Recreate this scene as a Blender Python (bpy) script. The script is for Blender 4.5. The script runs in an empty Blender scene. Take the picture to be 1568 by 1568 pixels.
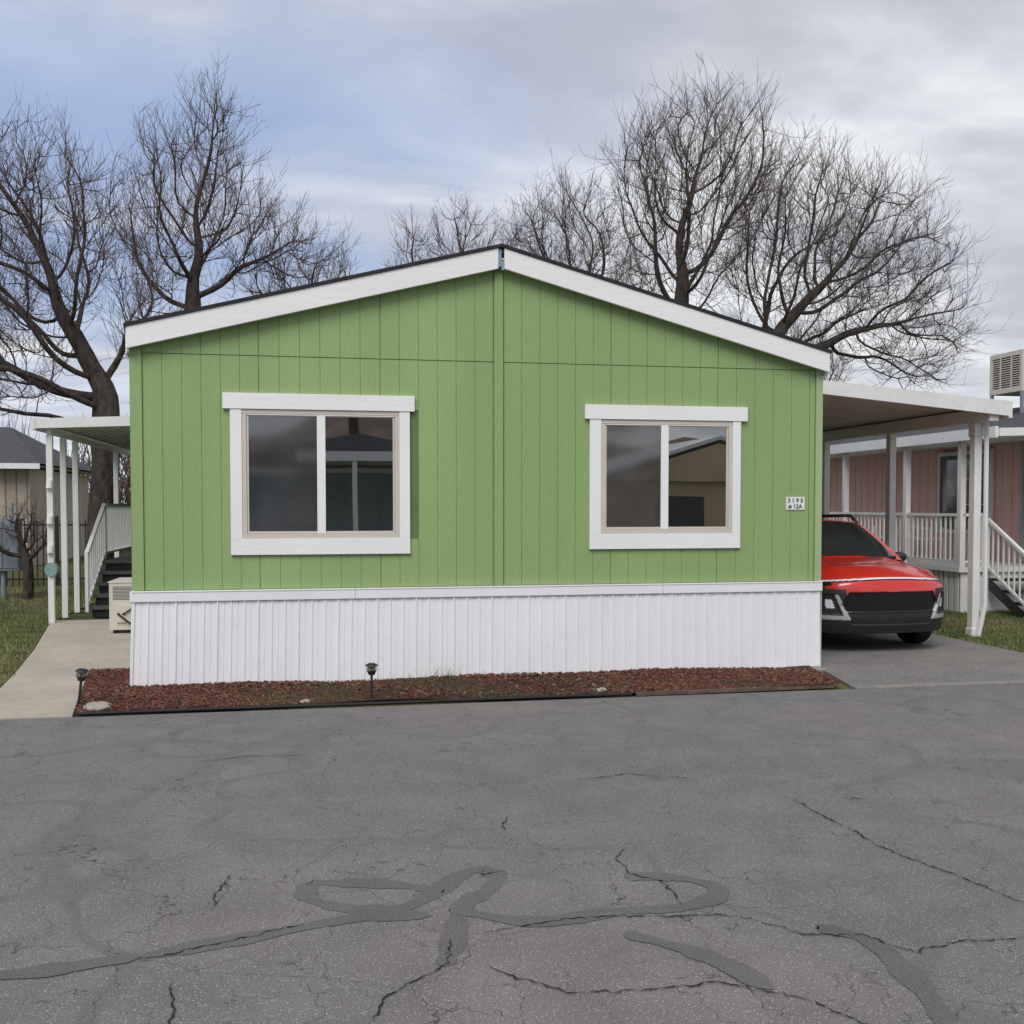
import bpy, math, random
import numpy as np
from mathutils import Vector
random.seed(7)
rng = np.random.default_rng(7)
scene = bpy.context.scene
col = scene.collection

# ------------------------------------------------------------------ materials
def newmat(name):
    m = bpy.data.materials.new(name); m.use_nodes = True
    nt = m.node_tree
    return m, nt, nt.nodes["Principled BSDF"]

def mat(name, c, rough=.6, var=.12, scale=2.5, bump=0.0, bscale=60, spec=.5, metal=0, coat=0, stretch=(1,1,1), dirt=0, bdist=.01, ior=None):
    m, nt, p = newmat(name); N = nt.nodes; L = nt.links
    p.inputs["Roughness"].default_value = rough
    p.inputs["Specular IOR Level"].default_value = spec
    p.inputs["Metallic"].default_value = metal
    p.inputs["Coat Weight"].default_value = coat
    p.inputs["Coat Roughness"].default_value = .04
    if ior: p.inputs["IOR"].default_value = ior
    tc = N.new("ShaderNodeTexCoord"); mp = N.new("ShaderNodeMapping"); mp.inputs["Scale"].default_value = stretch
    L.new(tc.outputs["Object"], mp.inputs[0])
    n = N.new("ShaderNodeTexNoise"); n.inputs["Scale"].default_value = scale; n.inputs["Detail"].default_value = 2
    L.new(mp.outputs[0], n.inputs["Vector"])
    r = N.new("ShaderNodeValToRGB")
    r.color_ramp.elements[0].position = .3; r.color_ramp.elements[1].position = .7
    r.color_ramp.elements[0].color = tuple(max(0,v*(1-var)) for v in c)+(1,)
    r.color_ramp.elements[1].color = tuple(min(1,v*(1+var)) for v in c)+(1,)
    L.new(n.outputs["Fac"], r.inputs[0])
    out = r.outputs[0]
    if dirt > 0:
        n3 = N.new("ShaderNodeTexNoise"); n3.inputs["Scale"].default_value = scale*7; n3.inputs["Detail"].default_value = 3
        L.new(mp.outputs[0], n3.inputs["Vector"])
        r3 = N.new("ShaderNodeValToRGB"); r3.color_ramp.elements[0].position=.5; r3.color_ramp.elements[1].position=.75
        r3.color_ramp.elements[0].color=(0,0,0,1); r3.color_ramp.elements[1].color=(dirt,dirt,dirt,1)
        L.new(n3.outputs["Fac"], r3.inputs[0])
        mx = N.new("ShaderNodeMixRGB"); L.new(r3.outputs[0], mx.inputs[0]); L.new(out, mx.inputs[1]); mx.inputs[2].default_value=(c[0]*.45,c[1]*.42,c[2]*.38,1)
        out = mx.outputs[0]
    L.new(out, p.inputs["Base Color"])
    if bump > 0:
        n2 = N.new("ShaderNodeTexNoise"); n2.inputs["Scale"].default_value = bscale; n2.inputs["Detail"].default_value = 1
        L.new(mp.outputs[0], n2.inputs["Vector"])
        b = N.new("ShaderNodeBump"); b.inputs["Strength"].default_value = bump; b.inputs["Distance"].default_value = bdist
        L.new(n2.outputs["Fac"], b.inputs["Height"]); L.new(b.outputs[0], p.inputs["Normal"])
    return m

GREEN = (.282,.405,.168)
m_green = mat("green_siding", GREEN, .62, .07, 1.1, .55, 46, .3, stretch=(1,1,.16), bdist=.010)
m_greend = mat("green_groove", (.13,.20,.08), .8)
m_greenl = mat("green_trim", (.35,.46,.25), .6, .06, 3, .4, 30, stretch=(1,1,.2))
m_white = mat("white_trim_paint", (.86,.86,.85), .5, .03, 3, .35, 26, .4, stretch=(.25,1,1), bdist=.006)
m_whitev = mat("white_trim_paint_v", (.86,.86,.85), .5, .03, 3, .35, 26, .4, stretch=(1,1,.25), bdist=.006)
m_skirt = mat("white_skirting", (.83,.83,.845), .45, .03, .8, 0, 6, .4, dirt=.06)
m_metalw = mat("white_painted_metal", (.76,.76,.74), .4, .05, 2, 0, dirt=.15)
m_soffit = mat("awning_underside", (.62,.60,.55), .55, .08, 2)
m_frame = mat("window_frame_almond", (.62,.57,.50), .4, .04)
m_black = mat("black_shingle_edge", (.018,.018,.02), .8, .3, 8)
m_shing = mat("dark_shingles", (.06,.06,.066), .9, .35, 12, .5, 40)
m_rub = mat("black_rubber", (.012,.012,.012), .7, .2, 5)
m_dark = mat("dark_plastic", (.018,.019,.021), .5, .2, 5)
m_bark = mat("bark", (.062,.050,.043), .95, .4, 9, 1.0, 22, .2, stretch=(1,1,.3), bdist=.04)
m_twig = mat("twigs", (.135,.105,.092), .9, .3, 3, spec=.2)
m_conc = mat("concrete", (.42,.375,.31), .9, .12, 1.2, .5, 60, .2, dirt=.25, bdist=.004)
m_kerb = mat("kerb_concrete", (.25,.235,.215), .9, .15, 3, .5, 60, .2, dirt=.5, bdist=.004)
m_beige = mat("beige_siding", (.42,.37,.30), .8, .1, 2, .3, 30, stretch=(1,1,.1))
m_pink = mat("pink_siding", (.93,.60,.53), .75, .04, 2)
m_tan = mat("tan_siding", (.62,.47,.27), .8, .1, 1)
m_gray = mat("utility_gray", (.22,.25,.28), .5, .1, 3)
m_acbeige = mat("unit_beige", (.62,.57,.49), .5, .05, 3)
m_silver = mat("satin_silver", (.45,.45,.45), .4, .05, 3, metal=.3)
m_red = mat("red_car_paint", (.62,.020,.010), .3, .02, 2, coat=1)
m_blackgl = mat("piano_black", (.007,.007,.008), .3, 0.0, 2)
m_lamp = mat("lamp_lens", (.75,.75,.78), .15, .05, 2, coat=1)
m_stone = mat("stone", (.35,.32,.28), .9, .25, 12, .6, 30)
m_lawn = mat("lawn_soil", (.10,.105,.042), .95, .4, 3, .8, 40, .1, dirt=.5)
m_blade1 = mat("grass_green", (.085,.14,.03), .7, .3, 2)
m_blade2 = mat("grass_straw", (.24,.21,.10), .8, .2, 2)
m_soil = mat("mulch_soil", (.065,.042,.028), 1, .4, 14, .9, 60, .1, bdist=.02)
m_m1 = mat("mulch_red", (.16,.042,.024), .9, .2, 12)
m_m2 = mat("mulch_dark", (.058,.026,.018), .9, .2, 12)
m_m3 = mat("mulch_light", (.22,.115,.075), .9, .2, 12)
m_text = mat("sign_text", (.01,.02,.02), .5, 0)
m_sign = mat("sign_white", (.78,.82,.78), .4, .02)
m_hill = mat("hill_brown", (.17,.12,.10), 1, .3, .1)
m_door = mat("door_paint", (.5,.5,.48), .5, .05)

def glassmat(name, base, ior, rough=.015, wob=.03):
    m, nt, p = newmat(name); N=nt.nodes; L=nt.links
    tc=N.new("ShaderNodeTexCoord"); n=N.new("ShaderNodeTexNoise"); n.inputs["Scale"].default_value=1.6; n.inputs["Detail"].default_value=3
    L.new(tc.outputs["Object"], n.inputs["Vector"])
    r=N.new("ShaderNodeValToRGB"); r.color_ramp.elements[0].color=tuple(v*.7 for v in base)+(1,); r.color_ramp.elements[1].color=tuple(v*1.3 for v in base)+(1,)
    r.color_ramp.elements[0].position=.35; r.color_ramp.elements[1].position=.65
    L.new(n.outputs["Fac"], r.inputs[0]); L.new(r.outputs[0], p.inputs["Base Color"])
    if wob>0:
        n2=N.new("ShaderNodeTexNoise"); n2.inputs["Scale"].default_value=1.2; n2.inputs["Detail"].default_value=0
        L.new(tc.outputs["Object"], n2.inputs["Vector"])
        b=N.new("ShaderNodeBump"); b.inputs["Strength"].default_value=wob; b.inputs["Distance"].default_value=.03
        L.new(n2.outputs["Fac"], b.inputs["Height"]); L.new(b.outputs[0], p.inputs["Normal"])
    p.inputs["Roughness"].default_value=rough; p.inputs["IOR"].default_value=ior
    return m
m_glass = glassmat("window_glass", (.018,.019,.018), 3.8,.01,.02)
m_screen = glassmat("insect_screen_glass", (.050,.050,.052), 2.3, .05,.02)
m_cglass = glassmat("car_glass", (.015,.025,.025), 2.2, .01, 0)

# asphalt
def asphalt(name, base, light, cracks=True, coarse=1.0):
    m, nt, p = newmat(name); N=nt.nodes; L=nt.links
    tc=N.new("ShaderNodeTexCoord"); co=tc.outputs["Object"]
    def noise(s,d=2,vec=None,rough=.5):
        n=N.new("ShaderNodeTexNoise"); n.noise_dimensions='2D'; n.inputs["Scale"].default_value=s; n.inputs["Detail"].default_value=d; n.inputs["Roughness"].default_value=rough
        L.new(vec or co,n.inputs["Vector"]); return n
    def ramp(src,p0,c0,p1,c1):
        r=N.new("ShaderNodeValToRGB"); r.color_ramp.elements[0].position=p0; r.color_ramp.elements[1].position=p1
        r.color_ramp.elements[0].color=tuple(c0)+(1,); r.color_ramp.elements[1].color=tuple(c1)+(1,)
        L.new(src,r.inputs[0]); return r.outputs[0]
    def mix(mode,f,a,b):
        x=N.new("ShaderNodeMixRGB"); x.blend_type=mode
        for i,v in ((0,f),(1,a),(2,b)):
            if hasattr(v,"links"): L.new(v,x.inputs[i])
            elif isinstance(v,tuple): x.inputs[i].default_value=v+(1,)
            else: x.inputs[i].default_value=v
        return x.outputs[0]
    def math_(op,a,b=None,cl=False):
        x=N.new("ShaderNodeMath"); x.operation=op; x.use_clamp=cl
        for i,v in ((0,a),(1,b)):
            if v is None: continue
            if hasattr(v,"links"): L.new(v,x.inputs[i])
            else: x.inputs[i].default_value=v
        return x.outputs[0]
    big=noise(.35,3); c=ramp(big.outputs["Fac"],.3,[v*.93 for v in base],.7,[base[0]*1.10,base[1]*1.04,base[2]*1.0])
    med=noise(2.6,4); c=mix('MULTIPLY',1.0,c,ramp(med.outputs["Fac"],.3,(.90,.90,.91),.7,(1.09,1.09,1.09)))
    vo=N.new("ShaderNodeTexVoronoi"); vo.voronoi_dimensions='2D'; vo.inputs["Scale"].default_value=105/coarse; L.new(co,vo.inputs["Vector"])
    sep=N.new("ShaderNodeSeparateColor"); L.new(vo.outputs["Color"],sep.inputs[0])
    sp=ramp(sep.outputs[0],.80,(0,0,0),.97,(1,1,1))
    dist=ramp(vo.outputs["Distance"],.25,(1,1,1),.55,(0,0,0))
    spk=mix('MULTIPLY',1.0,sp,dist)
    c=mix('MIX',mix('MULTIPLY',1.0,spk,(.7,.7,.7)),c,tuple(light))
    gr=noise(170/coarse,2); c=mix('MULTIPLY',1.0,c,ramp(gr.outputs["Fac"],.32,(.60,.60,.60),.68,(1.36,1.36,1.36)))
    if cracks:
        w=noise(.37,2); d=math_('ABSOLUTE',math_('SUBTRACT',w.outputs["Fac"],.5))
        band=ramp(d,.008,(1,1,1),.014,(0,0,0))
        msk=ramp(med.outputs["Fac"],.36,(.0,.0,.0),.50,(1,1,1))
        band=mix('MULTIPLY',1.0,band,msk)
        c=mix('MIX',mix('MULTIPLY',1.0,band,(.45,.45,.45)),c,tuple(v*.70 for v in base))
        ds=N.new("ShaderNodeVectorMath"); ds.operation='SCALE'; n1=noise(1.6,4,rough=.62); L.new(n1.outputs["Color"],ds.inputs[0]); ds.inputs[3].default_value=.6
        ad=N.new("ShaderNodeVectorMath"); ad.operation='ADD'; L.new(co,ad.inputs[0]); L.new(ds.outputs[0],ad.inputs[1])
        for sc,wd,src,mlo,mhi,st in ((.80,.0026,big,.34,.46,.85),(1.45,.0038,med,.40,.52,.75),(3.2,.0085,n1,.44,.56,.55)):
            v=N.new("ShaderNodeTexVoronoi"); v.feature='DISTANCE_TO_EDGE'; v.voronoi_dimensions='2D'; v.inputs["Scale"].default_value=sc
            L.new(ad.outputs[0],v.inputs["Vector"])
            cr=ramp(v.outputs["Distance"],wd*.4,(1,1,1),wd*1.5,(0,0,0))
            kk=ramp(src.outputs["Fac"],mlo,(0,0,0),mhi,(1,1,1))
            cr=mix('MULTIPLY',1.0,cr,kk)
            c=mix('MIX',mix('MULTIPLY',1.0,cr,(st,st,st)),c,(.035,.032,.030))
    L.new(c,p.inputs["Base Color"]); p.inputs["Roughness"].default_value=.85; p.inputs["Specular IOR Level"].default_value=.35
    return m
m_road = asphalt("road_asphalt",(.160,.153,.151),(.40,.385,.37))
m_drive = asphalt("driveway_asphalt",(.18,.175,.168),(.50,.49,.47),False,1.8)
m_seal = asphalt("crack_sealant",(.118,.114,.112),(.2,.2,.19),False)
m_crack = mat("crack_black",(.03,.027,.025),1,.3,20,spec=.1)

# ------------------------------------------------------------------ builders
def empty(name, loc=(0,0,0), rotz=0):
    e = bpy.data.objects.new(name, None); e.location = loc; e.rotation_euler[2]=rotz; e.empty_display_size=.2
    col.objects.link(e); return e

class B:
    def __init__(s): s.v=[]; s.f=[]; s.m=[]
    def add(s, vs, fs, m=0):
        o=len(s.v); s.v+= [tuple(v) for v in vs]; s.f += [tuple(i+o for i in f) for f in fs]; s.m += [m]*len(fs)
    def box(s,x0,x1,y0,y1,z0,z1,m=0):
        s.add([(x0,y0,z0),(x1,y0,z0),(x1,y1,z0),(x0,y1,z0),(x0,y0,z1),(x1,y0,z1),(x1,y1,z1),(x0,y1,z1)],
              [(0,3,2,1),(4,5,6,7),(0,1,5,4),(1,2,6,5),(2,3,7,6),(3,0,4,7)],m)
    def prism(s,poly,y0,y1,m=0):
        n=len(poly); vs=[(x,y0,z) for x,z in poly]+[(x,y1,z) for x,z in poly]
        fs=[tuple(range(n)),tuple(range(2*n-1,n-1,-1))]+[(i,i+n,(i+1)%n+n,(i+1)%n) for i in range(n)]
        s.add(vs,fs,m)
    def slab(s,poly,z0,z1,m=0):
        n=len(poly); vs=[(x,y,z0) for x,y in poly]+[(x,y,z1) for x,y in poly]
        fs=[tuple(range(n-1,-1,-1)),tuple(range(n,2*n))]+[(i,(i+1)%n,(i+1)%n+n,i+n) for i in range(n)]
        s.add(vs,fs,m)
    def tube(s,p0,p1,r,m=0,k=8,r1=None):
        p0=Vector(p0);p1=Vector(p1); d=(p1-p0).normalized(); u=d.orthogonal().normalized(); w=d.cross(u); r1=r if r1 is None else r1
        vs=[]; 
        for p,rr in ((p0,r),(p1,r1)):
            for i in range(k):
                a=2*math.pi*i/k; vs.append(p+u*(rr*math.cos(a))+w*(rr*math.sin(a)))
        s.add(vs,[(i,(i+1)%k,(i+1)%k+k,i+k) for i in range(k)]+[tuple(range(k-1,-1,-1)),tuple(range(k,2*k))],m)
    def beam(s,p0,p1,w,h,m=0):
        p0=Vector(p0);p1=Vector(p1); d=(p1-p0).normalized(); up=Vector((0,0,1)) if abs(d.z)<.95 else Vector((0,1,0))
        u=d.cross(up).normalized()*(w/2); v=u.cross(d).normalized()*(h/2)
        vs=[p+a*u+b*v for p in (p0,p1) for a,b in ((-1,-1),(1,-1),(1,1),(-1,1))]
        s.add(vs,[(0,1,2,3),(7,6,5,4),(0,4,5,1),(1,5,6,2),(2,6,7,3),(3,7,4,0)],m)
    def grid(s,fn,nu,nv,m=0,mf=None):
        vs=[fn(i/nu,j/nv) for j in range(nv+1) for i in range(nu+1)]
        o=len(s.v); s.v+=[tuple(v) for v in vs]
        for j in range(nv):
            for i in range(nu):
                a=j*(nu+1)+i; s.f.append((o+a,o+a+1,o+a+nu+2,o+a+nu+1)); s.m.append(mf((i+.5)/nu,(j+.5)/nv) if mf else m)
    def build(s,name,mats,parent=None,bevel=0,smooth=False,loc=None):
        me=bpy.data.meshes.new(name); me.from_pydata(s.v,[],s.f)
        for mm in (mats if isinstance(mats,(list,tuple)) else [mats]): me.materials.append(mm)
        me.polygons.foreach_set("material_index",s.m)
        if smooth: me.polygons.foreach_set("use_smooth",[True]*len(s.f))
        me.update(); ob=bpy.data.objects.new(name,me); col.objects.link(ob)
        if parent: ob.parent=parent
        if loc: ob.location=loc
        if bevel>0:
            md=ob.modifiers.new("bevel","BEVEL"); md.width=bevel; md.segments=2; md.limit_method='ANGLE'
        return ob

def npmesh(name,V,F,midx,mats,smooth=False,parent=None):
    me=bpy.data.meshes.new(name); V=np.asarray(V,np.float32); F=np.asarray(F,np.int32); k=F.shape[1]
    me.vertices.add(len(V)); me.vertices.foreach_set("co",V.ravel())
    me.loops.add(F.size); me.loops.foreach_set("vertex_index",F.ravel())
    me.polygons.add(len(F)); me.polygons.foreach_set("loop_start",np.arange(0,F.size,k,dtype=np.int32))
    me.polygons.foreach_set("loop_total",np.full(len(F),k,np.int32))
    for m in mats: me.materials.append(m)
    me.polygons.foreach_set("material_index",np.asarray(midx,np.int32))
    if smooth: me.polygons.foreach_set("use_smooth",np.ones(len(F),bool))
    me.update(calc_edges=True); ob=bpy.data.objects.new(name,me); col.objects.link(ob)
    if parent: ob.parent=parent
    return ob

# ------------------------------------------------------------------ ground
b=B(); b.slab([(-1500,-1500),(1500,-1500),(1500,1500),(-1500,1500)],-.4,-.02); b.build("ground",m_lawn)
b=B(); b.slab([(-90,-14),(90,-14),(90,-1.38),(-90,-1.38)],-.1,0); b.build("road",m_road)
b=B(); b.slab([(7.12,-1.376),(10.46,-1.376),(10.46,16),(7.40,16),(7.40,-.06)],-.1,.004); b.build("driveway",m_drive)
b=B()
x=7.35
while x<26: b.slab([(x+.006,-1.385),(x+2.39,-1.385),(x+2.39,-1.275),(x+.006,-1.275)],-.1,.010); x+=2.4
b.build("concrete_kerb",m_kerb,bevel=.006)
b=B()
b.slab([(-.285,-1.375),(-.66,1.10),(-1.42,1.10),(-1.30,.1),(-1.34,-1.375)][::-1],-.1,.018)
b.slab([(-.665,1.12),(-.02,1.17),(-.02,3.02),(-1.71,3.02),(-1.425,1.12)],-.1,.020)
b.slab([(-.02,3.04),(-.02,6.5),(-2.30,6.5),(-2.23,5.9),(-1.715,3.04)],-.1,.017)
b.build("concrete_walkway",m_conc,bevel=.008)

def blades(name,areas,n,h,mats,parent=None,wid=.004):
    A=np.array([(a[1]-a[0])*(a[3]-a[2]) for a in areas]); A=A/A.sum()
    V=[];F=[];M=[]
    for a,fr in zip(areas,A):
        k=int(n*fr); x=rng.uniform(a[0],a[1],k); y=rng.uniform(a[2],a[3],k)
        if a[4] is not None:
            keep=a[4](x,y); x=x[keep]; y=y[keep]; k=len(x)
        cl=.6+.6*np.sin(x*3.1+np.sin(y*2.3)*2)*np.sin(y*2.7+x)
        hh=h*rng.uniform(.4,1.2,k)*(.7+.4*cl); ang=rng.uniform(0,math.pi,k); dx=np.cos(ang)*wid; dy=np.sin(ang)*wid
        lx=rng.normal(0,.5,k)*hh; ly=rng.normal(0,.5,k)*hh
        z=np.full(k,.0)
        v=np.stack([np.stack([x-dx,y-dy,z],1),np.stack([x+dx,y+dy,z],1),np.stack([x+lx,y+ly,z+hh],1)],1)
        o=sum(len(q) for q in V)*1; V.append(v.reshape(-1,3)); F.append(np.arange(k*3).reshape(-1,3)+o); M.append((rng.random(k)>.5+.35*np.sin(x*1.7+y)).astype(int))
    return npmesh(name,np.concatenate(V),np.concatenate(F),np.concatenate(M),mats,parent=parent)

lawn=empty("lawn")
b=B(); b.slab([(-60,-1.38),(-1.36,-1.38),(-1.32,.1),(-1.44,1.1),(-1.73,3.04),(-2.25,5.9),(-2.33,6.6),(-2.33,40),(-60,40)],-.1,.004); b.build("soil",m_lawn,lawn)
def lf(x,y): return x < np.where(y<1,-1.36, -1.40-(y-1)*.175)
blades("grass",[(-5.5,-1.3,0,6.5,lf),(-9,-2.3,6.5,16,None)],52000,.06,[m_blade1,m_blade2],lawn,.006)
lawn2=empty("lawn")
b=B(); b.slab([(10.47,-1.2),(40,-1.2),(40,30),(10.47,30)],-.1,.002); b.build("soil",m_lawn,lawn2)
blades("grass",[(10.44,14,.2,6,None)],30000,.055,[m_blade1,m_blade2],lawn2,.006)

# mulch bed
bed=empty("mulch_bed")
def bedl(y): return -.27-(y+1.3)*.155
def xr(y): return 7.0+.30*(y+1.27)/1.27
def inbed(x,y):
    ok=(y>-1.26)&(x>bedl(y))
    ok&= np.where(x<-.03, y<1.12, y<-.03-np.clip(x-6.75,0,1)*.5)
    ok&= x<xr(y)
    return ok
def hb(x,y): return .02+.018*np.sin(x*2.1+y)*np.sin(y*3+x*.7)
b=B()
b.grid(lambda u,v:(bedl(-1.27+1.27*v)+(xr(-1.27+1.27*v)-bedl(-1.27+1.27*v))*u,-1.27+1.27*v, float(hb(u*7.7,-1.27+1.27*v))),120,14)
b.grid(lambda u,v:(bedl(1.13*v)+(-.005-bedl(1.13*v))*u,1.13*v, .02),10,14)
b.build("soil",m_soil,bed,smooth=True)
n=52000
x=rng.uniform(-.65,7.38,n); y=rng.uniform(-1.26,1.12,n); k=inbed(x,y); x=x[k]; y=y[k]
g=np.clip(1-np.abs((x-2.95)/2.35)**4,0,1)*(.86+.12*np.sin(x*5+y*3)); g=np.where((y>-.25)&(x>1),g*.6,g); k=rng.random(len(x))>g; x=x[k];y=y[k]; n=len(x)
L_=rng.uniform(.008,.030,n); W_=rng.uniform(.003,.008,n); a=rng.uniform(0,math.pi*2,n); tz=rng.normal(0,.3,n); z=hb(x,y)+rng.uniform(0,.016,n)
c_,s_=np.cos(a),np.sin(a); V=[]
for sx,sy,sz in ((-1,-1,0),(1,-1,0),(1,1,0),(-1,1,0),(-1,-1,1),(1,-1,1),(1,1,1),(-1,1,1)):
    px=sx*L_; py=sy*W_; V.append(np.stack([x+px*c_-py*s_, y+px*s_+py*c_, z+px*tz+sz*W_*1.0],1))
V=np.stack(V,1).reshape(-1,3); fb=np.array([(4,5,6,7),(0,1,5,4),(1,2,6,5),(2,3,7,6),(3,0,4,7)])
F=(fb[None]+(np.arange(n)*8)[:,None,None]).reshape(-1,4)
npmesh("bark_chips",V,F,np.repeat(rng.choice(3,n,p=[.45,.40,.15]),5),[m_m1,m_m2,m_m3],parent=bed)
def gsel(x,y): return (rng.random(len(x))<np.clip(1-np.abs((x-2.95)/2.5)**3,0,1))&(y<-.05)
blades("sprouting_grass",[(.5,5.4,-1.24,-.03,gsel)],17000,.040,[m_blade2,mat("weed_brown",(.10,.075,.04),.9,.4,3)],bed,.004)
blades("sprouting_weeds",[(.9,5.0,-1.24,-.03,gsel)],6500,.045,[m_blade1,m_blade1],bed,.004)
blades("tall_grass_tuft",[(2.65,3.6,-.4,-.04,lambda x,y:rng.random(len(x))<.25),(3.0,3.2,-.3,-.1,None)],190,.17,[m_blade1,m_blade1],bed,.004)
b=B()
px=-.27
while px<4.8:
    b.tube((px,-1.30+.012*math.sin(px*2),.014),(min(px+.4,4.8),-1.30+.012*math.sin((px+.4)*2),.014),.016,0,8); px+=.4
b.beam((4.85,-1.29,.010),(6.95,-1.25,.012),.035,.035,1)
b.build("landscape_edging",[m_rub,mat("old_timber",(.12,.085,.06),.9,.3,6)],bed)

# cracks & sealant strips lying on the road
def ribbon(bd,pts,w,z,m,jit=.02,wj=.3,step=.045,wave=0):
    P=[]
    for i in range(len(pts)-1):
        p=Vector(pts[i]);q=Vector(pts[i+1]); n_=max(1,int((q-p).length/(step)))
        for j in range(n_): P.append(p.lerp(q,j/n_))
    P.append(Vector(pts[-1]))
    P=[P[0]]+[p+Vector((random.gauss(0,jit),random.gauss(0,jit))) for p in P[1:-1]]+[P[-1]]
    L=[];R=[];N=len(P); ph=random.uniform(0,9)
    for i,p in enumerate(P):
        t=(P[min(i+1,N-1)]-P[max(i-1,0)]); t=t.normalized() if t.length>0 else Vector((1,0)); nrm=Vector((-t.y,t.x))
        ww=w*(1+random.uniform(-wj,wj))*(1+wave*math.sin(i*.37+ph)+wave*.6*math.sin(i*.91+ph*2)) 
        ww*=min(1,.25+min(i,N-1-i)/5)
        L.append((p.x+nrm.x*ww/2,p.y+nrm.y*ww/2,z));R.append((p.x-nrm.x*ww/2,p.y-nrm.y*ww/2,z))
    bd.add(L+R,[(i+N,i+1+N,i+1,i) for i in range(N-1)],m)
def smooth_pts(pts,it=2):
    for _ in range(it):
        q=[pts[0]]
        for a_,b_ in zip(pts[:-1],pts[1:]):
            q+= [(a_[0]*.75+b_[0]*.25,a_[1]*.75+b_[1]*.25),(a_[0]*.25+b_[0]*.75,a_[1]*.25+b_[1]*.75)]
        pts=q+[pts[-1]]
    return pts
C_=[[(4.73,-4.88),(4.74,-5.16),(4.78,-5.54),(4.78,-5.78),(4.84,-6.01),(4.92,-6.24),(5.01,-6.64)],
 [(3.42,-5.56),(3.34,-5.70),(3.34,-5.94),(3.47,-6.05),(3.45,-6.36)],
 [(2.51,-6.49),(2.90,-6.41),(3.08,-6.42),(3.36,-6.48),(3.55,-6.48),(3.70,-6.56),(3.85,-6.76),(4.10,-6.81),(4.21,-7.01),(4.47,-6.95),(4.74,-6.98),(5.3,-6.9)],
 [(2.47,-6.80),(2.56,-6.93),(2.76,-7.09),(3.01,-7.12),(3.32,-7.11),(3.6,-7.3),(3.75,-7.6)],
 [(1.39,-5.57),(1.33,-5.82),(1.34,-6.02)],[(2.36,-6.53),(2.31,-6.77),(2.15,-6.9),(2.05,-7.00),(1.98,-7.2)],
 [(2.9,-4.9),(2.87,-5.0),(2.84,-5.15)],[(-.4,-4.6),(-.35,-4.8),(-.36,-5.0)],[(1.1,-6.5),(1.5,-6.35),(1.75,-6.25)],[(1.2,-7.3),(1.3,-7.0),(1.25,-6.7)],
 [(1.0,-3.2),(1.3,-3.1),(1.75,-3.15)],[(3.5,-4.2),(3.9,-4.1),(4.3,-4.3)]]
b=B()
for c in C_: ribbon(b,c,.0065,.0065,0,jit=.007,wj=.8,step=.022)
b.build("road_cracks",m_crack)
S_=[[(1.76,-5.75),(1.74,-5.95),(1.95,-6.12),(2.17,-6.17),(2.33,-6.03),(2.49,-5.78),(2.63,-5.71),(2.69,-5.82),(2.62,-6.0),(2.48,-6.12),(2.42,-6.26),(2.38,-6.53),(2.30,-6.77)],
 [(1.76,-5.75),(1.95,-5.78),(2.2,-5.85),(2.4,-5.98)],
 [(1.1,-6.45),(1.6,-6.33),(2.0,-6.2),(2.3,-6.25)],
 [(2.40,-6.2),(2.75,-6.45),(3.1,-6.36),(3.5,-6.4),(3.75,-6.2),(3.55,-6.0),(3.3,-5.95)],
 [(3.95,-6.7),(4.12,-6.86),(4.08,-7.22),(4.02,-7.5),(3.9,-7.9)],[(3.1,-6.6),(3.4,-6.9),(3.5,-7.2)],
 [(-1.5,-6.3),(-.2,-6.5),(.6,-6.55),(1.1,-6.45)]]
b=B()
for i,c in enumerate(S_): ribbon(b,smooth_pts(c,3),.10,.002+.0004*i,0,jit=.002,wj=.10,step=.03,wave=.22)
b.build("crack_sealant",m_seal)

# ------------------------------------------------------------------ main house
H=empty("mobile_home")
WX=7.44
XL,ZL,XP,ZP,XR,ZR=-.02,3.60,3.735,4.545,7.47,3.545
def rtop(x): return ZL+(ZP-ZL)*(x-XL)/(XP-XL) if x<XP else ZP+(ZR-ZP)*(x-XP)/(XR-XP)
LEN=16.0
wtop=lambda x: rtop(x)-.10
b=B(); b.prism([(.02,.9),(WX-.02,.9),(WX-.02,wtop(WX)-.02),(XP,wtop(XP)-.02),(.02,wtop(.02)-.02)],.006,LEN,0)
b.build("wall_core",m_greend,H)
edges=[0.11,1.24,2.47,3.665,3.775,4.96,6.19,7.29,7.355]
wins=[(1.07,2.665,1.51,2.80),(4.845,6.36,1.54,2.75)]
b=B()
SEAM=3.362
def strip(bd,x0,x1,z0,top):
    segs=[(z0,SEAM-.004)]
    for wx0,wx1,wz0,wz1 in wins:
        if x1>wx0-.01 and x0<wx1+.01: segs=[(z0,wz0-.02),(wz1+.04,SEAM-.004)]
    for a_,c_ in segs: bd.box(x0,x1,-.0,.005,a_,c_)
    t0,t1=wtop(x0),wtop(x1)
    if top and min(t0,t1)>SEAM+.02:
        if x0<XP<x1: bd.prism([(x0,SEAM+.004),(x1,SEAM+.004),(x1,t1),(XP,wtop(XP)),(x0,t0)],-.004,.005)
        else: bd.prism([(x0,SEAM+.004),(x1,SEAM+.004),(x1,t1),(x0,t0)],-.004,.005)
for i in range(len(edges)-1):
    a_,c_=edges[i],edges[i+1]
    w=c_-a_; n_=max(1,round(w/.2035)) if w>.3 else 1
    for j in range(n_):
        x0=a_+w*j/n_+(.0038 if j==0 else .0020); x1=a_+w*(j+1)/n_-(.0038 if j==n_-1 else .0020)
        cuts=[x0]+[q for w_ in wins for q in (w_[0],w_[1]) if x0<q<x1]+[x1]
        if len(cuts)==2: strip(b,x0,x1,.985,True)
        else:
            for u0,u1 in zip(cuts[:-1],cuts[1:]): strip(b,u0,u1,.985,True)
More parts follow.
